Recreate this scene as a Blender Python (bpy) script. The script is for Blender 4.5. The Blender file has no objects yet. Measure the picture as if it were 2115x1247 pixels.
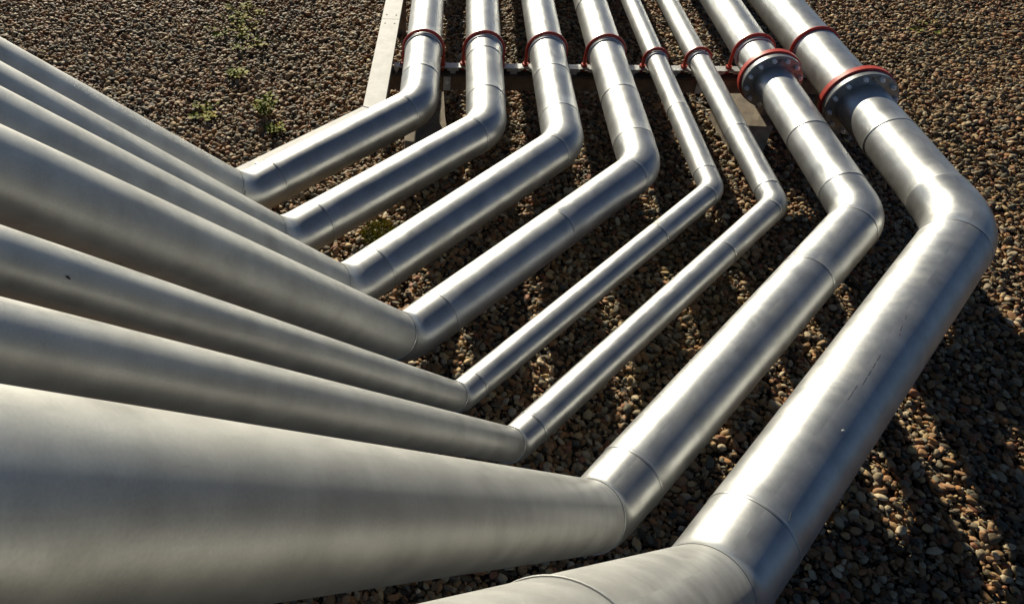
import bpy, bmesh, math, random
import numpy as np
from mathutils import Vector, Matrix

random.seed(7)
rng = np.random.default_rng(11)
C = bpy.context.scene.collection
SC = bpy.context.scene
S = 0.7                      # survey units -> metres
GZ = -0.65                   # gravel level in survey units (pipe undersides = 0)
R = math.radians

# ------------------------------------------------------------------ camera
cam = bpy.data.cameras.new('camera')
camo = bpy.data.objects.new('camera', cam)
C.objects.link(camo)
SC.camera = camo
cam.sensor_fit = 'HORIZONTAL'
cam.sensor_width = 36.0
cam.lens = 36.0 * 1592.63 / 2115
cam.shift_x = (1057.5 - 825.85) / 2115
cam.shift_y = (449.82 - 623.5) / 2115
cam.clip_start = 0.02
cam.clip_end = 500
rows = ((0.999922, 0.008035, 0.009548), (0.012479, -0.643852, -0.765048), (0.0, 0.765107, -0.643903))
M = Matrix.Identity(4)
for i in range(3):
    M[i][0] = rows[0][i]
    M[i][1] = -rows[1][i]
    M[i][2] = -rows[2][i]
M.translation = Vector((0, 0, 3.0 * S))
camo.matrix_world = M

# ------------------------------------------------------------------ light
SUN_AZ, SUN_EL = R(-13.5), R(21)
w = bpy.data.worlds.new('World')
SC.world = w
w.use_nodes = True
nt = w.node_tree
for n in list(nt.nodes):
    nt.nodes.remove(n)
sky = nt.nodes.new('ShaderNodeTexSky')
sky.sky_type = 'NISHITA'
sky.sun_disc = False
sky.sun_elevation = SUN_EL
sky.sun_rotation = SUN_AZ
sky.air_density = 0.42
sky.dust_density = 0.05
sky.ozone_density = 1.2
bg = nt.nodes.new('ShaderNodeBackground')
bg.inputs['Strength'].default_value = 0.05
wo = nt.nodes.new('ShaderNodeOutputWorld')
nt.links.new(sky.outputs[0], bg.inputs[0])
nt.links.new(bg.outputs[0], wo.inputs[0])

sun = bpy.data.lights.new('sun', 'SUN')
suno = bpy.data.objects.new('sun', sun)
C.objects.link(suno)
sun.energy = 5.0
sun.angle = R(0.53)
sun.color = (1.0, 0.92, 0.74)
tos = Vector((math.sin(SUN_AZ) * math.cos(SUN_EL), math.cos(SUN_AZ) * math.cos(SUN_EL), math.sin(SUN_EL)))
suno.rotation_euler = tos.to_track_quat('Z', 'Y').to_euler()
suno.location = tos * 30

SC.view_settings.view_transform = 'Standard'
SC.view_settings.look = 'None'
SC.view_settings.exposure = 0.74
SC.view_settings.gamma = 1.0
SC.view_settings.use_curve_mapping = False
SC.render.engine = 'CYCLES'
SC.cycles.use_denoising = True
SC.cycles.max_bounces = 8
SC.cycles.glossy_bounces = 6


# ------------------------------------------------------------------ materials
class NT:
    def __init__(self, name):
        self.m = bpy.data.materials.new(name)
        self.m.use_nodes = True
        self.t = self.m.node_tree
        self.b = self.t.nodes['Principled BSDF']

    def n(self, typ, **kw):
        nd = self.t.nodes.new(typ)
        for k, v in kw.items():
            if k in nd.inputs:
                nd.inputs[k].default_value = v
            else:
                setattr(nd, k, v)
        return nd

    def l(self, a, b):
        self.t.links.new(a, b)

    def ramp(self, fac, stops, interp='LINEAR'):
        r = self.t.nodes.new('ShaderNodeValToRGB')
        r.color_ramp.interpolation = interp
        e = r.color_ramp.elements
        while len(e) > 1:
            e.remove(e[-1])
        e[0].position = stops[0][0]
        e[0].color = (*stops[0][1], 1) if len(stops[0][1]) == 3 else stops[0][1]
        for p, c in stops[1:]:
            x = e.new(p)
            x.color = (*c, 1) if len(c) == 3 else c
        self.l(fac, r.inputs[0])
        return r.outputs[0]

    def math(self, op, a, b=None, clamp=False):
        m = self.t.nodes.new('ShaderNodeMath')
        m.operation = op
        m.use_clamp = clamp
        for i, v in enumerate((a, b)):
            if v is None:
                continue
            if isinstance(v, (int, float)):
                m.inputs[i].default_value = v
            else:
                self.l(v, m.inputs[i])
        return m.outputs[0]

    def mix(self, fac, a, b, blend='MIX'):
        m = self.t.nodes.new('ShaderNodeMix')
        m.data_type = 'RGBA'
        m.blend_type = blend
        for sock, v in ((m.inputs[0], fac), (m.inputs[6], a), (m.inputs[7], b)):
            if isinstance(v, (int, float)):
                sock.default_value = v
            elif isinstance(v, tuple):
                sock.default_value = (*v, 1)
            else:
                self.l(v, sock)
        return m.outputs[2]


def aluminium(name, base=(0.435, 0.443, 0.436), rough=0.41, dull=0.18):
    """weathered aluminium jacketing; UV = (metres round the pipe, metres along it)"""
    k = NT(name)
    b = k.b
    uv = k.n('ShaderNodeTexCoord')
    oi = k.n('ShaderNodeObjectInfo')
    off = k.n('ShaderNodeVectorMath', operation='ADD')
    cmb = k.n('ShaderNodeCombineXYZ')
    k.l(k.math('MULTIPLY', oi.outputs['Random'], 37.0), cmb.inputs[0])
    k.l(k.math('MULTIPLY', oi.outputs['Random'], 71.0), cmb.inputs[1])
    k.l(uv.outputs['UV'], off.inputs[0])
    k.l(cmb.outputs[0], off.inputs[1])
    V = off.outputs[0]
    # blotchy oxidation, large
    n1 = k.n('ShaderNodeTexNoise', Scale=11.0, Detail=6.0, Roughness=0.6)
    k.l(V, n1.inputs['Vector'])
    # streaks that ran down round the pipe (stretched in u)
    mp = k.n('ShaderNodeMapping')
    mp.inputs['Scale'].default_value = (5.0, 60.0, 1.0)
    k.l(V, mp.inputs['Vector'])
    n2 = k.n('ShaderNodeTexNoise', Scale=1.0, Detail=4.0, Roughness=0.65)
    k.l(mp.outputs[0], n2.inputs['Vector'])
    # fine grain
    n3 = k.n('ShaderNodeTexNoise', Scale=240.0, Detail=2.0)
    k.l(V, n3.inputs['Vector'])
    # small dark specks / dirt
    vor = k.n('ShaderNodeTexVoronoi', Scale=14.0, Randomness=1.0)
    k.l(V, vor.inputs['Vector'])
    speck = k.ramp(vor.outputs['Distance'], [(0.0, (1, 1, 1)), (0.028, (1, 1, 1)), (0.045, (0, 0, 0))])
    sp = k.n('ShaderNodeSeparateColor')
    k.l(vor.outputs['Color'], sp.inputs[0])
    sel = k.math('GREATER_THAN', sp.outputs[0], 0.86)
    speckm = k.math('MULTIPLY', speck, sel)
    # long scuffs along the pipe
    mp2 = k.n('ShaderNodeMapping')
    mp2.inputs['Scale'].default_value = (90.0, 3.0, 1.0)
    k.l(V, mp2.inputs['Vector'])
    n4 = k.n('ShaderNodeTexNoise', Scale=1.0, Detail=3.0, Roughness=0.7)
    k.l(mp2.outputs[0], n4.inputs['Vector'])
    scuff = k.ramp(n4.outputs['Fac'], [(0.62, (0, 0, 0)), (0.74, (1, 1, 1))])

    lo = tuple(c * 0.82 for c in base)
    hi = tuple(min(1, c * 1.10) for c in base)
    col = k.mix(k.ramp(n1.outputs['Fac'], [(0.32, (0, 0, 0)), (0.68, (1, 1, 1))]), lo, hi)
    col = k.mix(k.math('MULTIPLY', k.ramp(n2.outputs['Fac'], [(0.5, (0, 0, 0)), (0.75, (1, 1, 1))]), 0.08), col,
                (0.34, 0.325, 0.29))
    col = k.mix(k.math('MULTIPLY', speckm, 0.75), col, (0.06, 0.055, 0.05))
    col = k.mix(1.0, col, k.ramp(n3.outputs['Fac'], [(0.3, (0.90, 0.90, 0.90)), (0.7, (1.0, 1.0, 1.0))]), 'MULTIPLY')
    mp6 = k.n('ShaderNodeMapping')
    mp6.inputs['Scale'].default_value = (320.0, 34.0, 1.0)
    k.l(V, mp6.inputs['Vector'])
    n6 = k.n('ShaderNodeTexNoise', Scale=1.0, Detail=1.0)
    k.l(mp6.outputs[0], n6.inputs['Vector'])
    n7 = k.n('ShaderNodeTexNoise', Scale=3.2, Detail=1.0)
    k.l(V, n7.inputs['Vector'])
    scr = k.math('MULTIPLY', k.ramp(n6.outputs['Fac'], [(0.70, (0, 0, 0)), (0.76, (1, 1, 1))]),
                 k.ramp(n7.outputs['Fac'], [(0.66, (0, 0, 0)), (0.72, (1, 1, 1))]))
    col = k.mix(k.math('MULTIPLY', scr, 0.35), col, (0.07, 0.065, 0.06))
    # smears of dust that dull the sheet
    n8 = k.n('ShaderNodeTexNoise', Scale=4.0, Detail=7.0, Roughness=0.72, Distortion=0.5)
    k.l(V, n8.inputs['Vector'])
    dust = k.ramp(n8.outputs['Fac'], [(0.50, (0, 0, 0)), (0.72, (1, 1, 1))])
    col = k.mix(k.math('MULTIPLY', dust, 0.35), col, (0.30, 0.285, 0.25))
    k.l(col, b.inputs['Base Color'])
    r1 = k.math('MULTIPLY_ADD', n1.outputs['Fac'], 0.14)
    r1.node.inputs[2].default_value = rough - 0.07
    r2 = k.math('ADD', r1, k.math('MULTIPLY', n2.outputs['Fac'], 0.03))
    r2 = k.math('ADD', r2, k.math('MULTIPLY', scuff, 0.06))
    r3 = k.math('ADD', r2, k.math('MULTIPLY', k.math('SUBTRACT', oi.outputs['Random'], 0.5), 0.08))
    r3 = k.math('ADD', r3, k.math('MULTIPLY', dust, 0.14))
    k.l(r3, b.inputs['Roughness'])
    b.inputs['Metallic'].default_value = 1.0 - dull
    # sheet is not perfectly round: long soft waves + grain
    mp3 = k.n('ShaderNodeMapping')
    mp3.inputs['Scale'].default_value = (6.0, 2.2, 1.0)
    k.l(V, mp3.inputs['Vector'])
    n5 = k.n('ShaderNodeTexNoise', Scale=1.0, Detail=2.0)
    k.l(mp3.outputs[0], n5.inputs['Vector'])
    bp = k.n('ShaderNodeBump', Strength=0.14, Distance=0.012)
    k.l(n5.outputs['Fac'], bp.inputs['Height'])
    bp2 = k.n('ShaderNodeBump', Strength=0.06, Distance=0.001)
    k.l(n3.outputs['Fac'], bp2.inputs['Height'])
    k.l(bp.outputs[0], bp2.inputs['Normal'])
    bp3 = k.n('ShaderNodeBump', Strength=0.03, Distance=0.002)
    k.l(n1.outputs['Fac'], bp3.inputs['Height'])
    k.l(bp2.outputs[0], bp3.inputs['Normal'])
    k.l(bp3.outputs[0], b.inputs['Normal'])
    return k.m


def plain(name, c1, c2, scale, rough, metallic=0.0, bump=0.2, dist=0.003):
    k = NT(name)
    tc = k.n('ShaderNodeTexCoord')
    n = k.n('ShaderNodeTexNoise', Scale=scale, Detail=6.0, Roughness=0.65)
    k.l(tc.outputs['Object'], n.inputs['Vector'])
    k.l(k.ramp(n.outputs['Fac'], [(0.3, c1), (0.7, c2)]), k.b.inputs['Base Color'])
    k.b.inputs['Roughness'].default_value = rough
    k.b.inputs['Metallic'].default_value = metallic
    bp = k.n('ShaderNodeBump', Strength=bump, Distance=dist)
    k.l(n.outputs['Fac'], bp.inputs['Height'])
    k.l(bp.outputs[0], k.b.inputs['Normal'])
    return k.m


ALU = aluminium('weathered_aluminium')
ALU_DULL = aluminium('duller_aluminium', base=(0.455, 0.455, 0.435), rough=0.48, dull=0.26)
GALV = plain('galvanised_steel', (0.36, 0.37, 0.37), (0.52, 0.53, 0.52), 30, 0.5, 0.4, 0.1)
TRAYM = plain('tray_lid_steel', (0.25, 0.25, 0.245), (0.34, 0.34, 0.33), 18, 0.65, 0.3, 0.08)
REDP = plain('red_oxide_paint', (0.36, 0.028, 0.018), (0.54, 0.065, 0.035), 45, 0.5, 0.0, 0.15)
STEEL = plain('flange_steel', (0.20, 0.205, 0.20), (0.33, 0.335, 0.325), 40, 0.42, 0.6, 0.2)
BOLTM = plain('zinc_bolt', (0.70, 0.70, 0.69), (0.85, 0.85, 0.83), 60, 0.3, 0.25, 0.1)
BEAMM = plain('stained_beam', (0.07, 0.045, 0.03), (0.17, 0.115, 0.07), 14, 0.85, 0.0, 0.5, 0.008)
CONC = plain('dirty_concrete', (0.11, 0.085, 0.058), (0.23, 0.19, 0.135), 12, 0.9, 0.0, 0.5, 0.006)
SCUFF = plain('scuff_dirt', (0.07, 0.06, 0.05), (0.16, 0.15, 0.13), 200, 0.8)
DARK = plain('dark_hole', (0.01, 0.01, 0.01), (0.02, 0.02, 0.02), 10, 0.9)

# stones: colour by instance
k = NT('pebble_stone')
oi = k.n('ShaderNodeObjectInfo')
pal = [(0.00, (0.172, 0.095, 0.038)), (0.12, (0.265, 0.166, 0.076)), (0.23, (0.090, 0.066, 0.037)),
       (0.32, (0.290, 0.152, 0.068)), (0.42, (0.192, 0.150, 0.092)), (0.51, (0.392, 0.270, 0.124)),
       (0.60, (0.036, 0.027, 0.017)), (0.68, (0.292, 0.135, 0.045)), (0.75, (0.330, 0.262, 0.160)),
       (0.83, (0.094, 0.088, 0.062)), (0.90, (0.218, 0.084, 0.042)), (0.95, (0.460, 0.372, 0.236))]
pc = k.ramp(oi.outputs['Random'], pal, 'CONSTANT')
tc = k.n('ShaderNodeTexCoord')
pn = k.n('ShaderNodeTexNoise', Scale=2.2, Detail=5.0, Roughness=0.7)
k.l(tc.outputs['Object'], pn.inputs['Vector'])
pcol = k.mix(k.ramp(pn.outputs['Fac'], [(0.40, (0, 0, 0)), (0.75, (0.35, 0.35, 0.35))]), pc, (0.22, 0.155, 0.085))
geo = k.n('ShaderNodeNewGeometry')
pn2 = k.n('ShaderNodeTexNoise', Scale=1.1, Detail=3.0)     # damp / mossy areas of the yard
k.l(geo.outputs['Position'], pn2.inputs['Vector'])
pcol = k.mix(k.ramp(pn2.outputs['Fac'], [(0.52, (0, 0, 0)), (0.72, (0.45, 0.45, 0.45))]), pcol, (0.080, 0.072, 0.026))
k.l(pcol, k.b.inputs['Base Color'])
k.b.inputs['Roughness'].default_value = 0.68
k.b.inputs['Specular IOR Level'].default_value = 0.25
pbp = k.n('ShaderNodeBump', Strength=0.3, Distance=0.003)
k.l(pn.outputs['Fac'], pbp.inputs['Height'])
k.l(pbp.outputs[0], k.b.inputs['Normal'])
STONE = k.m

# ground sheet: earth, darkened to paint in shade between stones; reads as gravel far off
k = NT('gravel_bed')
tc = k.n('ShaderNodeTexCoord')
vo = k.n('ShaderNodeTexVoronoi', Scale=34.0, Randomness=1.0)
k.l(tc.outputs['Object'], vo.inputs['Vector'])
sp = k.n('ShaderNodeSeparateColor')
k.l(vo.outputs['Color'], sp.inputs[0])
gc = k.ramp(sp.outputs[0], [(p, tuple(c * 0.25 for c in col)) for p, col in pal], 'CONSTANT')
edge = k.ramp(vo.outputs['Distance'], [(0.25, (1, 1, 1)), (0.62, (0.12, 0.10, 0.08))])  # gaps between the drawn stones coloured dark, as shade
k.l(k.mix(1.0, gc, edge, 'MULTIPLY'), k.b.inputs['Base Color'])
k.b.inputs['Roughness'].default_value = 0.85
gb = k.n('ShaderNodeBump', Strength=1.0, Distance=0.012)
gb.invert = True
k.l(vo.outputs['Distance'], gb.inputs['Height'])
k.l(gb.outputs[0], k.b.inputs['Normal'])
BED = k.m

k = NT('weed_leaf')
oi = k.n('ShaderNodeObjectInfo')
tc = k.n('ShaderNodeTexCoord')
ln = k.n('ShaderNodeTexNoise', Scale=18.0, Detail=3.0)
k.l(tc.outputs['Object'], ln.inputs['Vector'])
k.l(k.ramp(ln.outputs['Fac'], [(0.3, (0.085, 0.115, 0.010)), (0.5, (0.180, 0.195, 0.018)), (0.7, (0.33, 0.245, 0.030))]),
    k.b.inputs['Base Color'])
k.b.inputs['Roughness'].default_value = 0.75
k.b.inputs['Specular IOR Level'].default_value = 0.15
LEAF = k.m
k = NT('dry_stalk')
k.b.inputs['Base Color'].default_value = (0.34, 0.25, 0.14, 1)
k.b.inputs['Roughness'].default_value = 0.8
STRAW = k.m


# ------------------------------------------------------------------ helpers
def thing(name, label, cat, loc, group=None):
    o = bpy.data.objects.new(name, None)
    C.objects.link(o)
    o.empty_display_size = 0.1
    o.location = Vector(loc) * S
    o['label'] = label
    o['category'] = cat
    if group:
        o['group'] = group
    o['_org'] = list(Vector(loc) * S)
    return o


def world_of(parent):
    v = Vector((0, 0, 0))
    while parent is not None:
        v += Vector(parent.location)
        parent = parent.parent
    return v


class MB:
    """mesh collector in survey units"""

    def __init__(self):
        self.v, self.f, self.uv = [], [], {}

    def add(self, verts, faces, uvs=None):
        o = len(self.v)
        self.v += [tuple(x) for x in verts]
        for i, f in enumerate(faces):
            self.f.append(tuple(j + o for j in f))
            if uvs is not None:
                self.uv[len(self.f) - 1] = uvs[i]

    def box(self, c, ax, ay, az, hx, hy, hz, bev=0.0):
        c = Vector(c)
        vs = []
        for sz in (-1, 1):
            for sy in (-1, 1):
                for sx in (-1, 1):
                    vs.append(c + ax * hx * sx + ay * hy * sy + az * hz * sz)
        self.add(vs, [(0, 2, 3, 1), (4, 5, 7, 6), (0, 1, 5, 4), (2, 6, 7, 3), (0, 4, 6, 2), (1, 3, 7, 5)])

    def sweep(self, pts, rad, n=56, closed_ends=False, ref=None):
        """rings along pts; rad is a list; parallel-transported frame"""
        pts = [Vector(p) for p in pts]
        T = []
        for i in range(len(pts)):
            a = pts[max(0, i - 1)]
            b = pts[min(len(pts) - 1, i + 1)]
            d = (b - a)
            if d.length < 1e-9:
                d = T[-1] if T else Vector((0, 1, 0))
            T.append(d.normalized())
        up = ref or Vector((0, 0, 1))
        nrm = (up - T[0] * up.dot(T[0]))
        if nrm.length < 1e-3:
            nrm = Vector((1, 0, 0)) - T[0] * T[0].x
        nrm.normalize()
        vs, lens, s = [], [], 0.0
        for i, p in enumerate(pts):
            if i:
                q = T[i - 1].rotation_difference(T[i])
                nrm = q @ nrm
                nrm = (nrm - T[i] * nrm.dot(T[i])).normalized()
                s += (pts[i] - pts[i - 1]).length
            lens.append(s)
            bi = T[i].cross(nrm)
            for j in range(n):
                a = 2 * math.pi * j / n
                vs.append(p + (nrm * math.cos(a) + bi * math.sin(a)) * rad[i])
        fs, uvs = [], []
        rm = max(rad)
        for i in range(len(pts) - 1):
            for j in range(n):
                j2 = (j + 1) % n
                fs.append((i * n + j, i * n + j2, (i + 1) * n + j2, (i + 1) * n + j))
                u0, u1 = 2 * math.pi * rm * j / n * S, 2 * math.pi * rm * (j + 1) / n * S
                uvs.append(((u0, lens[i] * S), (u1, lens[i] * S), (u1, lens[i + 1] * S), (u0, lens[i + 1] * S)))
        if closed_ends:
            fs.append(tuple(range(n - 1, -1, -1)))
            uvs.append(tuple((0, 0) for _ in range(n)))
            m = (len(pts) - 1) * n
            fs.append(tuple(m + j for j in range(n)))
            uvs.append(tuple((0, 0) for _ in range(n)))
        self.add(vs, fs, uvs)

    def prism(self, c, axis, r, h, n=6, r2=None, rot=0.0):
        axis = axis.normalized()
        self.sweep([Vector(c), Vector(c) + axis * h], [r, r2 if r2 is not None else r], n, True)

    def build(self, name, mat, parent=None, smooth=True, angle=35):
        me = bpy.data.meshes.new(name)
        off = world_of(parent)
        me.from_pydata([tuple(Vector(v) * S - off) for v in self.v], [], self.f)
        if self.uv:
            ul = me.uv_layers.new(name='UVMap')
            for p in me.polygons:
                u = self.uv.get(p.index)
                if u:
                    for li, q in zip(p.loop_indices, u):
                        ul.data[li].uv = q
        me.materials.append(mat)
        if smooth:
            me.polygons.foreach_set('use_smooth', [True] * len(me.polygons))
            me.set_sharp_from_angle(angle=R(angle))
        me.update()
        o = bpy.data.objects.new(name, me)
        C.objects.link(o)
        if parent is not None:
            o.parent = parent
        return o


X, Y, Z = Vector((1, 0, 0)), Vector((0, 1, 0)), Vector((0, 0, 1))


def hdir(az, el=0.0):
    return Vector((math.sin(R(az)) * math.cos(R(el)), math.cos(R(az)) * math.cos(R(el)), math.sin(R(el))))


# ------------------------------------------------------------------ ground
gm = bpy.data.meshes.new('ground')
g = 70
nd = 24
gv, gf = [], []
for j in range(nd + 1):
    for i in range(nd + 1):
        gv.append(((i / nd - .5) * 2 * g, (j / nd - .5) * 2 * g, (GZ - 0.028) * S))
for j in range(nd):
    for i in range(nd):
        a = j * (nd + 1) + i
        gf.append((a, a + 1, a + nd + 2, a + nd + 1))
gm.from_pydata(gv, [], gf)
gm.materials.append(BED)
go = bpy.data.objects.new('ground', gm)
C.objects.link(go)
go['kind'] = 'structure'
go['label'] = 'gravel yard that the pipes run over'

# ------------------------------------------------------------------ pipes
# x, y of the first bend, length to second bend, radii (far, middle, rising),
# azimuths of the three runs, slope of the rising run
P = [
    (0.1174, 4.6049, 1.4902, 0.1400, 0.1391, 0.1391, 3.42, 45.52, 47.48, 49.83),
    (0.5744, 4.3462, 1.7045, 0.1390, 0.1353, 0.1353, 3.36, 46.26, 47.51, 50.77),
    (1.0662, 4.1636, 1.9266, 0.1365, 0.1334, 0.1334, 2.82, 44.93, 47.52, 50.67),
    (1.5173, 3.9252, 2.0609, 0.1325, 0.1245, 0.1180, 2.73, 46.19, 47.49, 50.29),
    (1.9329, 3.7761, 2.2892, 0.0760, 0.0729, 0.0703, 2.07, 46.20, 47.55, 50.14),
    (2.2684, 3.6342, 2.4453, 0.0790, 0.0782, 0.0759, 1.81, 46.13, 47.56, 50.01),
    (2.6769, 3.4477, 2.6543, 0.1380, 0.1405, 0.1360, 1.80, 45.33, 47.56, 50.60),
    (3.1827, 3.3005, 2.9095, 0.1590, 0.1823, 0.1823, 0.44, 45.26, 47.91, 49.62),
]
# joints measured from the bends: far run, middle run, rising run; tangent lengths
JT = [
    dict(A=[0.344, 0.875], B=[0.13, 1.245], C=[3.9], tA=0.12, tB=0.125),
    dict(A=[0.327, 0.898], B=[0.13, 1.435], C=[4.0], tA=0.12, tB=0.125),
    dict(A=[0.292, 0.828], B=[0.13, 1.675], C=[4.1], tA=0.115, tB=0.12),
    dict(A=[0.263, 0.807, 2.295], B=[0.12, 0.860, 1.813], C=[4.2], tA=0.115, tB=0.09),
    dict(A=[0.158, 0.905], B=[0.088, 0.633, 2.173], C=[4.3], tA=0.060, tB=0.042),
    dict(A=[0.135, 0.772], B=[0.090, 0.634, 2.313], C=[4.4], tA=0.060, tB=0.042),
    dict(A=[0.251, 0.814], B=[0.13, 0.739, 2.401], C=[4.5], tA=0.125, tB=0.080),
    dict(A=[0.299, 0.888], B=[0.15, 2.564], C=[1.73, 3.4], tA=0.205, tB=0.115),
]
LABELS = [
    'wide silver pipe beside the flat cable tray, outermost on the left',
    'wide silver pipe second in from the cable tray, moss patch by its lower side',
    'wide silver pipe third from the cable tray, next to the one with two mid-run seams',
    'wide silver pipe just left of the two thin pipes',
    'thin silver pipe, the left one of the thin pair',
    'thin silver pipe, the right one of the thin pair beside the smaller flange',
    'wide silver pipe carrying the smaller bolted flange, its rising end fills the lower left',
    'widest silver pipe on the outer right, carrying the larger bolted flange',
]
YR = 5.45                    # line of the support rail
FAR = 16.0


def bend_points(Q, d_in, d_out, tan, n=10):
    """arc tangent to both legs; d_in points into the bend, d_out away from it"""
    a = Q - d_in * tan
    b = Q + d_out * tan
    th = d_in.angle(d_out)
    rb = tan / math.tan(th / 2)
    nrm = (d_out - d_in * d_in.dot(d_out)).normalized()
    cen = a + nrm * rb
    ax = d_in.cross(d_out).normalized()
    out = []
    for i in range(n + 1):
        out.append(cen + Matrix.Rotation(th * i / n, 3, ax) @ (a - cen))
    return out


def section(pipe, name, pts, r0, r1, lip_end=True, lip=0.0021, mat=None):
    """one jacket sheet: turned-in ends, a raised overlap bead on the end that laps the next"""
    pts = [Vector(p) for p in pts]
    d0 = (pts[1] - pts[0]).normalized()
    d1 = (pts[-1] - pts[-2]).normalized()
    L = sum((pts[i + 1] - pts[i]).length for i in range(len(pts) - 1))
    path, rad = [], []
    s = 0.0

    def rr(s):
        t = s / L
        return r0 + (r1 - r0) * t

    path += [pts[0] - d0 * 0.006, pts[0] - d0 * 0.004]
    rad += [r0 - 0.004, r0 - 0.0008]
    path.append(pts[0] + d0 * 0.006)
    rad.append(r0)
    dense = [pts[0] + d0 * 0.012]
    for i in range(1, len(pts)):
        seg = (pts[i] - pts[i - 1]).length
        m = max(1, int(seg / 0.12)) if len(pts) == 2 else 1
        for q in range(1, m + 1):
            dense.append(pts[i - 1].lerp(pts[i], q / m))
    acc = 0.012
    prev = pts[0]
    for i, p in enumerate(dense):
        s += (p - prev).length
        prev = p
        if s > L - 0.03 and i < len(dense) - 1:
            continue
        if i == len(dense) - 1:
            break
        path.append(p)
        rad.append(rr(s))
    e = pts[-1]
    rE = r1
    if lip_end:
        path += [e - d1 * 0.018, e - d1 * 0.015, e - d1 * 0.011, e - d1 * 0.005, e - d1 * 0.001, e - d1 * 0.0008]
        rad += [rE, rE + lip * 0.35, rE + lip, rE + lip * 1.05, rE + lip * 0.65, rE - 0.003]
    else:
        path += [e - d1 * 0.008, e - d1 * 0.004, e - d1 * 0.0038]
        rad += [rE, rE - 0.001, rE - 0.012]
    mb = MB()
    mb.sweep(path, rad, 64)
    return mb.build(name, mat or ALU, pipe, angle=40)


def flange(pipe, o, A, s, rp, Rf, n):
    """red backing ring, steel disc, studs with nuts; s = front face along the far run"""
    side = A.cross(Z).normalized()
    f = o + A * s
    mb = MB()                                            # red backing ring
    prof = [(0.058, rp + 0.002), (0.058, Rf - 0.005), (0.063, Rf), (0.103, Rf), (0.108, Rf - 0.005), (0.108, rp + 0.002)]
    mb.sweep([f + A * a for a, r_ in prof], [r_ for a, r_ in prof], 72)
    fl = mb.build('flange_ring', REDP, pipe, angle=30)
    fl['label'] = 'red painted backing ring of the flange'
    mb = MB()
    Rs = Rf * 0.955
    prof = [(0.052, rp + 0.002), (0.052, Rs - 0.004), (0.048, Rs), (0.005, Rs), (0.0, Rs - 0.006), (0.0, rp + 0.012),
            (0.003, rp + 0.010), (0.030, rp + 0.009)]
    mb.sweep([f + A * a for a, r_ in prof], [r_ for a, r_ in prof], 72)
    fd = mb.build('flange_disc', STEEL, pipe, angle=30)
    rb = (Rs + rp + 0.012) / 2 + 0.003
    for i in range(n):
        a = 2 * math.pi * (i + 0.5) / n
        q = f + (side * math.cos(a) + Z * math.sin(a)) * rb
        mb = MB()
        mb.sweep([q, q - A * 0.021, q - A * 0.0212, q - A * 0.0215, q - A * 0.036], [0.0165, 0.0165, 0.0135, 0.0085, 0.0075], 6, True)
        mb.build('bolt', BOLTM, fd, angle=25)
        mb = MB()
        mb.prism(q + A * 0.1085, A, 0.0155, 0.016, 6)
        mb.build('bolt_head', BOLTM, fl, angle=25)


pipes = []
for idx, (x, y, t, ra, rb, rc, azA, azB, azC, elC) in enumerate(P):
    j = JT[idx]
    A, B = hdir(azA), hdir(azB)
    Cd = -hdir(azC, -elC)                                # up and back over the viewer's left
    P1 = Vector((x, y, rb))
    P2 = P1 - B * t
    pipe = thing('insulated_pipe', LABELS[idx], 'pipe', (x, y, 0), 'silver pipes running side by side')
    pipes.append(pipe)
    # --- far run, from the far end towards the viewer
    cuts = sorted(j['A'])
    stops = list(reversed(cuts)) + []
    extra = []
    s_ = (stops[0] + 2.6)
    while s_ < FAR - y:
        extra.append(s_)
        s_ += 2.4
    stops = [FAR - y] + list(reversed(extra)) + stops
    fl_s = {6: (4.99 - y) / A.y, 7: (4.62 - y) / A.y}.get(idx)
    rA2 = ra + (0.008 if idx == 7 else 0.0)
    for a, b in zip(stops[:-1], stops[1:]):
        wob = Vector((random.uniform(-1, 1), 0, random.uniform(-1, 1))) * 0.0012
        r_ = ra
        if idx == 7 and b < 1.0:
            r_ = rA2
        section(pipe, 'cladding_section', [P1 + A * a + wob, P1 + A * b - wob], r_, r_)
    # --- first elbow
    ap = bend_points(P1, -A, -B, j['tA'], 12)
    sA, sB = cuts[0], j['B'][0]
    sA = max(sA, j['tA'] + 0.03)
    sB = max(sB, j['tA'] + 0.02)
    r_in = ra if idx != 7 else 0.173
    # the short straight between the nearest far joint and the elbow belongs to the elbow part
    elbow_pts = [P1 + A * sA] + ap + [P1 - B * sB]
    section(pipe, 'elbow', elbow_pts, r_in, rb)
    # --- middle run
    cutsB = [sB] + list(j['B'][1:])
    for a, b in zip(cutsB[:-1], cutsB[1:]):
        wob = Vector((random.uniform(-1, 1), random.uniform(-1, 1), 0)) * 0.001
        section(pipe, 'cladding_section', [P1 - B * a + wob, P1 - B * b - wob], rb, rb)
    # --- second elbow, up into the rising run
    ap = bend_points(P2, -B, Cd, j['tB'], 10)
    sC = j['tB'] + 0.02
    section(pipe, 'elbow', [P1 - B * cutsB[-1]] + ap + [P2 + Cd * sC], rb, rc, lip=0.0021 if idx < 3 else 0.0036)
    cutsC = [sC] + list(j['C']) + [7.0]
    for a, b in zip(cutsC[:-1], cutsC[1:]):
        section(pipe, 'cladding_section', [P2 + Cd * a, P2 + Cd * b], rc, rc, lip=0.0042 if idx == 7 else 0.0021, mat=ALU_DULL)
    # --- pale collar in front of the u-bolt
    su = (YR - y) / A.y
    cl = P1 + A * su
    mb = MB()
    pr = [(-0.020, ra + 0.001), (-0.021, ra + 0.007), (-0.025, ra + 0.009), (-0.046, ra + 0.009), (-0.050, ra + 0.007), (-0.051, ra + 0.001)]
    mb.sweep([cl + A * a for a, r_ in pr], [r_ for a, r_ in pr], 64)
    mb.build('collar', GALV, pipe, angle=30)
    if fl_s:
        flange(pipe, P1, A, fl_s, rA2 if idx == 7 else ra, {6: 0.222, 7: 0.254}[idx], 12)

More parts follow.
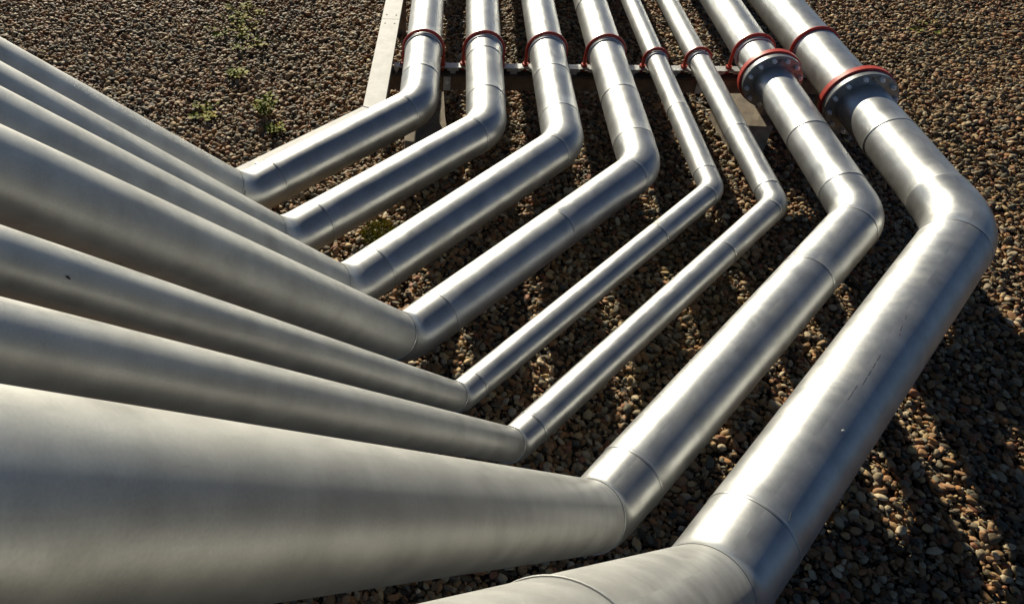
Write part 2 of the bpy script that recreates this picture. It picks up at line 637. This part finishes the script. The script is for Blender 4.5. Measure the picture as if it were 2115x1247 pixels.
# small pop rivet and dent plates on the widest pipe
x, y, t, ra, rb, rc, azA, azB, azC, elC = P[7]
B8 = hdir(azB)
side8 = Vector((B8.y, -B8.x, 0))
def on8(s_, ang, lift=0.0):
    nn = side8 * math.cos(R(ang)) + Z * math.sin(R(ang))
    return Vector((x, y, rb)) - B8 * s_ + nn * (rb + lift), nn


q, nn = on8(2.007, 69.7, -0.001)
mb = MB()
mb.sweep([q, q + nn * 0.004, q + nn * 0.0065], [0.0075, 0.0068, 0.002], 12, True)
mb.build('rivet', GALV, pipes[7])
# dark scuffs scored along the top of the sheet
for s0, s1, a0, a1, wd in ((1.165, 1.195, 86.3, 85.6, .0022), (1.240, 1.285, 84.2, 82.4, .0022), (1.300, 1.315, 80.6, 80.0, .0022),
                           (1.495, 1.545, 85.1, 84.6, .0020), (1.556, 1.600, 84.5, 83.8, .0018), (1.612, 1.655, 83.7, 83.2, .0022),
                           (1.665, 1.720, 83.1, 82.3, .0016), (1.742, 1.775, 86.8, 86.5, .0026), (1.780, 1.850, 86.4, 86.0, .0016),
                           (2.50, 2.535, 66.5, 62.5, .0020)):
    vs = []
    for f_ in (0, .5, 1):
        c_, nn = on8(s0 + (s1 - s0) * f_, a0 + (a1 - a0) * f_, 0.0008)
        tv = nn.cross(B8).normalized() * wd * (0.7 if f_ == .5 else 0.25)
        vs += [c_ - tv, c_ + tv]
    lo_ = [v_ - nn * 0.002 for v_ in vs]
    mb = MB()
    mb.add(vs + lo_, [(0, 2, 3, 1), (2, 4, 5, 3), (0, 6, 8, 2), (2, 8, 10, 4), (1, 3, 9, 7), (3, 5, 11, 9), (0, 1, 7, 6), (4, 10, 11, 5)])
    mb.build('scuff_mark', SCUFF, pipes[7], smooth=False)

# a scrap of dark leaf stuck to the left thin pipe where it rises
dl = MB()
n_ = Vector((0.861, -0.414, 0.297)).normalized()
c_ = Vector((-0.7197, 1.1924, 1.8154)) + n_ * 0.001
t1 = (Vector((-0.7155, 1.1939, 1.8052)) - Vector((-0.7197, 1.1924, 1.8154)))
t1 = (t1 - n_ * t1.dot(n_)).normalized()
t2 = n_.cross(t1)
ring = [c_ + t1 * a_ + t2 * b_ for a_, b_ in ((-.008, 0), (-.003, .0024), (.004, .002), (.008, 0), (.003, -.0022), (-.004, -.002))]
dl.add(ring + [r_ + n_ * 0.0016 for r_ in ring], [(5, 4, 3, 2, 1, 0), (6, 7, 8, 9, 10, 11)] + [(q_, (q_ + 1) % 6, (q_ + 1) % 6 + 6, q_ + 6) for q_ in range(6)])
o = dl.build('leaf_scrap', DARK, smooth=False)
o['label'] = 'tiny dark leaf scrap stuck on a rising thin pipe, far left'
o['category'] = 'leaf'

# ------------------------------------------------------------------ red u-bolts
UL = ['red u-bolt over the wide pipe beside the cable tray',
      'red u-bolt over the second wide pipe from the cable tray',
      'red u-bolt over the third wide pipe from the cable tray',
      'red u-bolt over the wide pipe just left of the thin pair',
      'small red u-bolt over the left thin pipe',
      'small red u-bolt over the right thin pipe',
      'red u-bolt behind the smaller bolted flange',
      'largest red u-bolt, behind the larger bolted flange']
for idx, (x, y, t, ra, rb, *_r) in enumerate(P):
    azA = P[idx][6]
    A = hdir(azA)
    side = Vector((A.y, -A.x, 0))
    c = Vector((x, y, rb)) + A * ((YR - y) / A.y)
    ru = ra + 0.0145
    u = thing('u_bolt', UL[idx], 'u-bolt', (c.x, c.y, 0), 'red u-bolts along the support rail')
    pts = [c + side * ru - Z * (rb + 0.045)]
    for i in range(6):
        pts.append(c + side * ru - Z * (rb * (1 - i / 5) * 0.9))
    for i in range(1, 25):
        a = math.pi * i / 24
        pts.append(c + side * ru * math.cos(a) + Z * ru * math.sin(a))
    for i in range(1, 6):
        pts.append(c - side * ru - Z * (rb * (i / 5) * 0.9))
    pts.append(c - side * ru - Z * (rb + 0.045))
    mb = MB()
    mb.sweep(pts, [0.0130] * len(pts), 14, True, ref=A)
    mb.build('bent_rod', REDP, u)
    for sg in (-1, 1):
        mb = MB()
        mb.prism(c + side * ru * sg - Z * (rb - 0.001), Z, 0.026, 0.018, 6)
        mb.build('nut', REDP, u, angle=25)

# ------------------------------------------------------------------ support rail, beam, blocks
rail = thing('support_rail', 'galvanised slotted rail under the u-bolts, across all pipes', 'rail', (1.6, YR, -0.05))
xl, xr = -0.06, 3.52
mb = MB()
mb.box(((xl + xr) / 2, YR, -0.006), X, Y, Z, (xr - xl) / 2, 0.036, 0.004)
mb.build('top_plate', GALV, rail, angle=25)
mb = MB()
mb.box(((xl + xr) / 2, YR + 0.033, -0.031), X, Y, Z, (xr - xl) / 2, 0.003, 0.020)
mb.build('rear_flange', GALV, rail, angle=25)
# front flange is cut away round every u-bolt, leaving tabs
legs = []
for idx, p in enumerate(P):
    A = hdir(p[6])
    cx_ = p[0] + A.x * ((YR - p[1]) / A.y)
    legs += [cx_ - p[3] - 0.02, cx_ + p[3] + 0.02]
legs = sorted(legs)
edges = [xl] + legs + [xr]
for a, b in zip(edges[:-1], edges[1:]):
    a2, b2 = a + 0.032, b - 0.032
    if a == xl:
        a2 = xl
    if b == xr:
        b2 = xr
    if b2 - a2 < 0.03:
        continue
    mb = MB()
    cw = min(0.03, (b2 - a2) * 0.25)
    xm = (a2 + b2) / 2
    out = [(a2, -0.002), (b2, -0.002), (b2, -0.030), (xm + cw, -0.030), (xm + cw, -0.054), (xm - cw, -0.054), (xm - cw, -0.030), (a2, -0.030)]
    fr = [Vector((px_, YR - 0.042, pz_)) for px_, pz_ in out]
    bk = [v_ + Y * 0.0055 for v_ in fr]
    mb.add(fr + bk, [tuple(range(7, -1, -1)), tuple(range(8, 16))] + [(q_, (q_ + 1) % 8, (q_ + 1) % 8 + 8, q_ + 8) for q_ in range(8)])
    mb.build('tab', GALV, rail, angle=25)

beam = thing('support_beam', 'brown stained beam beneath the slotted rail, in the shade of the pipes', 'beam', (1.6, YR, -0.18))
bm = bmesh.new()
bmesh.ops.create_cube(bm, size=1.0)
for v in bm.verts:
    v.co = Vector((v.co.x * 3.66 * S, v.co.y * 0.17 * S, v.co.z * 0.128 * S + 0.062 * S))
bmesh.ops.bevel(bm, geom=bm.edges[:], offset=0.006, segments=2, affect='EDGES')
me = bpy.data.meshes.new('beam_body')
bm.to_mesh(me)
bm.free()
me.materials.append(BEAMM)
o = bpy.data.objects.new('beam_body', me)
C.objects.link(o)
o.parent = beam
for bx in (0.195, 3.0, 3.44):
    mb = MB()
    mb.box((bx, YR, -0.290), X, Y, Z, 0.05, 0.05, 0.108)
    mb.build('post', BEAMM, beam, smooth=False)
# hanger bolts with plates on the beam face
for bx in (0.36, 2.36):
    mb = MB()
    mb.box((bx, YR - 0.092, -0.115), X, Y, Z, 0.028, 0.004, 0.060)
    pl = mb.build('bolt_plate', GALV, beam, angle=25)
    mb = MB()
    mb.prism((bx, YR - 0.0965, -0.095), -Y, 0.018, 0.016, 6)
    mb.build('nut', BOLTM, pl, angle=25)


def block(label, cx_, cy_, hx, hy, z0, z1, seed):
    r2 = random.Random(seed)
    bm = bmesh.new()
    bmesh.ops.create_cube(bm, size=1.0)
    bmesh.ops.subdivide_edges(bm, edges=bm.edges[:], cuts=5, use_grid_fill=True)
    for v in bm.verts:
        v.co = Vector((v.co.x * 2 * hx * S, v.co.y * 2 * hy * S, (v.co.z + .5) * (z1 - z0) * S))
        v.co += Vector((r2.uniform(-1, 1), r2.uniform(-1, 1), r2.uniform(-1, 1))) * 0.0025
    me = bpy.data.meshes.new('concrete_block')
    bm.to_mesh(me)
    bm.free()
    me.materials.append(CONC)
    o = bpy.data.objects.new('concrete_block', me)
    C.objects.link(o)
    o.location = Vector((cx_, cy_, z0)) * S
    o['label'] = label
    o['category'] = 'concrete block'
    o['group'] = 'concrete footing blocks under the beam'
    return o


block('brown stained concrete block under the bend of the pipe beside the cable tray', 0.195, 5.33, 0.165, 0.38, GZ - 0.06, -0.40, 1)
block('pale concrete block showing between the right thin pipe and the smaller flange', 2.845, 5.50, 0.145, 0.26, GZ - 0.06, -0.40, 2)
block('concrete block low in the shade under the larger flange pipe', 3.44, 5.46, 0.11, 0.20, GZ - 0.06, -0.40, 3)

# ------------------------------------------------------------------ cable tray
tray = thing('cable_tray', 'flat grey lidded cable tray running along the left pipe', 'cable tray', (-0.19, 4.75, GZ))
TD = hdir(4.0)
TS = Vector((TD.y, -TD.x, 0))
BD = hdir(45.9)
BS = Vector((BD.y, -BD.x, 0))
corner = Vector((-0.269, 4.664, 0.10))                 # outer corner of the lid
W = 0.150
# inner corner by intersecting the two inner edges
den = TD.x * BD.y - TD.y * BD.x
d_ = (corner + BS * W) - (corner + TS * W)
ti = (d_.x * BD.y - d_.y * BD.x) / den
inner = corner + TS * W + TD * ti
th = 0.055


def lid(name, quad):
    mb = MB()
    up = [Vector(q) for q in quad]
    lo = [q - Z * th for q in up]
    mb.add(up + lo, [(0, 1, 2, 3), (7, 6, 5, 4), (0, 4, 5, 1), (1, 5, 6, 2), (2, 6, 7, 3), (3, 7, 4, 0)])
    return mb.build(name, TRAYM, tray, smooth=False)


def strip(a0, a1, D, Sd, w_, z):
    return [Vector((p.x, p.y, z)) for p in (corner + D * a0, corner + D * a1, corner + D * a1 + Sd * w_, corner + D * a0 + Sd * w_)]


q = [corner, corner + TD * 1.38, corner + TD * 1.38 + TS * W, inner]
lid('lid_panel', q)
lid('lid_panel', strip(1.3845, 3.8, TD, TS, W, 0.10))
lid('lid_panel', strip(3.805, 6.4, TD, TS, W, 0.10))
lid('lid_panel', strip(6.405, 9.2, TD, TS, W, 0.10))
lid('lid_panel', [corner + Vector((0, 0, -0.003)) - BD * 0.001, inner + Vector((0, 0, -0.003)) - BD * 0.001,
                  corner + BS * W - BD * 1.75 - Z * 0.003, corner - BD * 1.75 - Z * 0.003])
for (D, Sd, a, ws) in ((TD, TS, 1.46, (0.035, 0.115)), (TD, TS, 1.30, (0.035, 0.115)), (BD, BS, -0.955, (0.06,)), (TD, TS, 3.9, (0.035, 0.115))):
    for wv in ws:
        c0 = corner + D * a + Sd * wv
        mb = MB()
        if D is BD:
            mb.sweep([c0, c0 + Z * 0.010, c0 + Z * 0.013], [0.012, 0.011, 0.005], 12, True)
            mb.build('screw_or_hole', BOLTM, tray)
        else:
            mb.sweep([c0 - Z * 0.001, c0 + Z * 0.0012], [0.0075, 0.0068], 10, True)
            mb.build('screw_or_hole', DARK, tray)  # flat near-black disc, painted as a dark hole in the lid
for a, D, Sd in ((0.75, TD, TS), (2.6, TD, TS), (4.6, TD, TS), (-0.98, BD, BS), (-1.60, BD, BS)):
    c0 = corner + D * a + Sd * (W / 2)
    mb = MB()
    mb.box((c0.x, c0.y, (GZ + 0.10 - th) / 2 - 0.015), Sd, D, Z, 0.05, 0.02, (0.10 - th - GZ) / 2 + 0.013)
    mb.build('stand', BEAMM, tray, smooth=False)

# ------------------------------------------------------------------ gravel
x0, x1, y0, y1 = -5.8 * S, 8.8 * S, 0.2 * S, 9.8 * S
cell = 0.0195
xs = np.arange(x0, x1, cell)
ys = np.arange(y0, y1, cell * 0.9)
gx, gy = np.meshgrid(xs, ys)
gx = gx + (np.arange(gx.shape[0]) % 2)[:, None] * cell * 0.5
n0 = gx.size
px = gx.ravel() + rng.normal(0, cell * 0.30, n0)
py = gy.ravel() + rng.normal(0, cell * 0.30, n0)
# keep what a viewer near the photograph's place could see
vis = (np.abs(px - 0.9 * S) < (2.6 * S + 0.62 * py) * 1.25 + 0.5)
px, py = px[vis], py[vis]
n1 = px.size
size = 0.0099 * np.exp(rng.normal(0, 0.36, n1))
size = np.minimum(size, 0.0165)
pz = np.full(n1, (GZ - 0.018) * S) + rng.uniform(-0.004, 0.006, n1)
# a looser second layer
m2 = rng.random(n1) < 0.38
px2 = px[m2] + rng.uniform(-cell, cell, m2.sum())
py2 = py[m2] + rng.uniform(-cell, cell, m2.sum())
s2 = 0.0108 * np.exp(rng.normal(0, 0.34, m2.sum()))
s2 = np.minimum(s2, 0.0170)
pz2 = np.full(m2.sum(), (GZ - 0.002) * S) + rng.uniform(-0.004, 0.010, m2.sum())
px, py, pz, size = np.concatenate([px, px2]), np.concatenate([py, py2]), np.concatenate([pz, pz2]), np.concatenate([size, s2])
# soft unevenness of the bed
pz += 0.010 * np.sin(px * 1.9 + 1.0) * np.cos(py * 1.4) + 0.006 * np.sin(px * 5.1 + py * 3.3)
npt = px.size
scl = np.stack([size * rng.uniform(1.0, 1.6, npt), size * rng.uniform(0.75, 1.05, npt), size * rng.uniform(0.45, 0.75, npt)], 1)
rot = np.stack([rng.normal(0, 0.42, npt), rng.normal(0, 0.42, npt), rng.uniform(0, 6.283, npt)], 1)
me = bpy.data.meshes.new('gravel')
me.vertices.add(npt)
me.vertices.foreach_set('co', np.stack([px, py, pz], 1).astype(np.float32).ravel())
at = me.attributes.new('scl', 'FLOAT_VECTOR', 'POINT')
at.data.foreach_set('vector', scl.astype(np.float32).ravel())
at = me.attributes.new('rot', 'FLOAT_VECTOR', 'POINT')
at.data.foreach_set('vector', rot.astype(np.float32).ravel())
NV = 7
at = me.attributes.new('var', 'INT', 'POINT')
at.data.foreach_set('value', rng.integers(0, NV, npt).astype(np.int32))
me.materials.append(STONE)
grav = bpy.data.objects.new('gravel', me)
C.objects.link(grav)
grav['kind'] = 'stuff'
grav['label'] = 'brown and grey rounded pebbles covering the yard'
grav['category'] = 'gravel'
ng = bpy.data.node_groups.new('scatter_pebbles', 'GeometryNodeTree')
ng.interface.new_socket('Geometry', in_out='INPUT', socket_type='NodeSocketGeometry')
ng.interface.new_socket('Geometry', in_out='OUTPUT', socket_type='NodeSocketGeometry')
N = ng.nodes
gi, gout = N.new('NodeGroupInput'), N.new('NodeGroupOutput')
iop = N.new('GeometryNodeInstanceOnPoints')
g2i = N.new('GeometryNodeGeometryToInstance')
for v_ in range(NV):
    ico = N.new('GeometryNodeMeshIcoSphere')
    ico.inputs['Radius'].default_value = 1.0
    ico.inputs['Subdivisions'].default_value = 3
    nz = N.new('ShaderNodeTexNoise')
    nz.inputs['Scale'].default_value = 0.75
    nz.inputs['Detail'].default_value = 2.0
    pos = N.new('GeometryNodeInputPosition')
    ad = N.new('ShaderNodeVectorMath')
    ad.operation = 'ADD'
    ad.inputs[1].default_value = (v_ * 13.7, v_ * 5.1, v_ * 9.3)
    ng.links.new(pos.outputs[0], ad.inputs[0])
    ng.links.new(ad.outputs[0], nz.inputs['Vector'])
    sb = N.new('ShaderNodeVectorMath')
    sb.operation = 'SUBTRACT'
    sb.inputs[1].default_value = (0.5, 0.5, 0.5)
    ng.links.new(nz.outputs['Color'], sb.inputs[0])
    sc_ = N.new('ShaderNodeVectorMath')
    sc_.operation = 'SCALE'
    sc_.inputs['Scale'].default_value = 0.95
    ng.links.new(sb.outputs[0], sc_.inputs[0])
    spn = N.new('GeometryNodeSetPosition')
    ng.links.new(ico.outputs['Mesh'], spn.inputs['Geometry'])
    ng.links.new(sc_.outputs[0], spn.inputs['Offset'])
    ss = N.new('GeometryNodeSetShadeSmooth')
    ng.links.new(spn.outputs[0], ss.inputs['Geometry'])
    sm = N.new('GeometryNodeSetMaterial')
    sm.inputs['Material'].default_value = STONE
    ng.links.new(ss.outputs[0], sm.inputs['Geometry'])
    ng.links.new(sm.outputs[0], g2i.inputs[0])
m2p = N.new('GeometryNodeMeshToPoints')
ng.links.new(gi.outputs[0], m2p.inputs['Mesh'])
ng.links.new(m2p.outputs[0], iop.inputs['Points'])
ng.links.new(g2i.outputs[0], iop.inputs['Instance'])
iop.inputs['Pick Instance'].default_value = True


def named(nm, typ):
    a = N.new('GeometryNodeInputNamedAttribute')
    a.data_type = typ
    a.inputs['Name'].default_value = nm
    return a.outputs['Attribute']


e2r = N.new('FunctionNodeEulerToRotation')
ng.links.new(named('rot', 'FLOAT_VECTOR'), e2r.inputs[0])
ng.links.new(named('var', 'INT'), iop.inputs['Instance Index'])
ng.links.new(e2r.outputs[0], iop.inputs['Rotation'])
ng.links.new(named('scl', 'FLOAT_VECTOR'), iop.inputs['Scale'])
ng.links.new(iop.outputs[0], gout.inputs[0])
md = grav.modifiers.new('scatter', 'NODES')
md.node_group = ng


# ------------------------------------------------------------------ weeds and moss
def weed(label, x, y, rad, h, n, seed, spread=0.7):
    r2 = random.Random(seed)
    t_ = thing('weed', label, 'weed', (x, y, GZ), 'green weeds growing through the gravel')
    mb = MB()
    st = MB()
    for i in range(n):
        a = r2.uniform(0, 6.283)
        rr = rad * math.sqrt(r2.random())
        b0 = Vector((x + rr * math.cos(a) * 0.6, y + rr * math.sin(a) * 0.6, GZ))
        hh = h * r2.uniform(0.4, 1.0)
        tip = b0 + Vector((math.cos(a) * rr * spread + r2.uniform(-.02, .02), math.sin(a) * rr * spread + r2.uniform(-.02, .02), hh))
        st.sweep([b0, (b0 + tip) / 2 + Vector((r2.uniform(-.01, .01), r2.uniform(-.01, .01), 0)), tip], [0.0022, 0.0018, 0.001], 5)
        for q in range(5):
            f_ = r2.uniform(0.25, 1.0)
            c0 = b0.lerp(tip, f_)
            aa = r2.uniform(0, 6.283)
            d = Vector((math.cos(aa), math.sin(aa), r2.uniform(-0.1, 0.9))).normalized()
            L_ = r2.uniform(0.028, 0.062)
            sd = d.cross(Z).normalized() * L_ * 0.30
            mid = c0 + d * L_ * 0.5 + Z * 0.003
            mb.add([c0, mid + sd, c0 + d * L_ - Z * 0.004, mid - sd], [(0, 1, 2, 3)])
    st.build('stem', LEAF, t_)['kind'] = 'stuff'
    mb.build('foliage', LEAF, t_)['kind'] = 'stuff'


weed('tall green weed standing alone between the cable tray and the rising pipes', -1.18, 5.70, 0.07, 0.22, 26, 1)
weed('low weed with yellow leaves just below the tall green weed', -1.06, 5.44, 0.06, 0.06, 14, 2)
weed('bright green tuft at the upper edge of the gravel, highest of the weeds', -1.68, 7.70, 0.20, 0.05, 26, 3)
weed('yellowish low weed just under the bright green tuft', -1.77, 7.34, 0.24, 0.04, 24, 4)
weed('dark green weed right of the yellowish low weed', -1.55, 6.98, 0.16, 0.04, 14, 5)
weed('small yellow weed in the middle of the left gravel', -1.54, 6.38, 0.08, 0.08, 18, 6)
weed('low green weed nearest the outermost rising pipe', -1.72, 5.74, 0.16, 0.04, 18, 7)
weed('flat green weed on the gravel right of the flanges', 5.63, 7.52, 0.24, 0.02, 9, 8)

mb = MB()
r2 = random.Random(5)
for i in range(1100):
    a = r2.uniform(0, 6.283)
    rr = math.sqrt(r2.random())
    c0 = Vector((-0.15 + 0.14 * rr * math.cos(a), 4.14 + 0.15 * rr * math.sin(a), GZ + 0.004 + r2.uniform(0, 0.018)))
    d = Vector((r2.uniform(-1, 1), r2.uniform(-1, 1), r2.uniform(0.2, 1.6))).normalized()
    L_ = r2.uniform(0.008, 0.02)
    sd = d.cross(Vector((r2.uniform(-1, 1), r2.uniform(-1, 1), 0.1))).normalized() * L_ * 0.3
    mb.add([c0 - sd, c0 + sd, c0 + d * L_], [(0, 1, 2)])
o = mb.build('moss', LEAF)
o['kind'] = 'stuff'
o['label'] = 'patch of green moss between the second and third pipes'
o['category'] = 'moss'

mb = MB()
for i in range(70):
    xx = r2.uniform(-3.6, 7.0)
    yy = r2.uniform(3.6, 8.8)
    a = r2.uniform(0, 6.283)
    L_ = r2.uniform(0.06, 0.18)
    p0 = Vector((xx, yy, GZ + 0.028))
    p2 = p0 + Vector((math.cos(a), math.sin(a), 0)) * L_ + Z * r2.uniform(-0.01, 0.02)
    p1 = (p0 + p2) / 2 + Vector((r2.uniform(-.02, .02), r2.uniform(-.02, .02), 0.02))
    mb.sweep([p0, p1, p2], [0.0028, 0.0032, 0.0018], 5)
o = mb.build('dry_stalks', STRAW)
o['kind'] = 'stuff'
o['label'] = 'dry stalks scattered over the gravel'
o['category'] = 'plant litter'
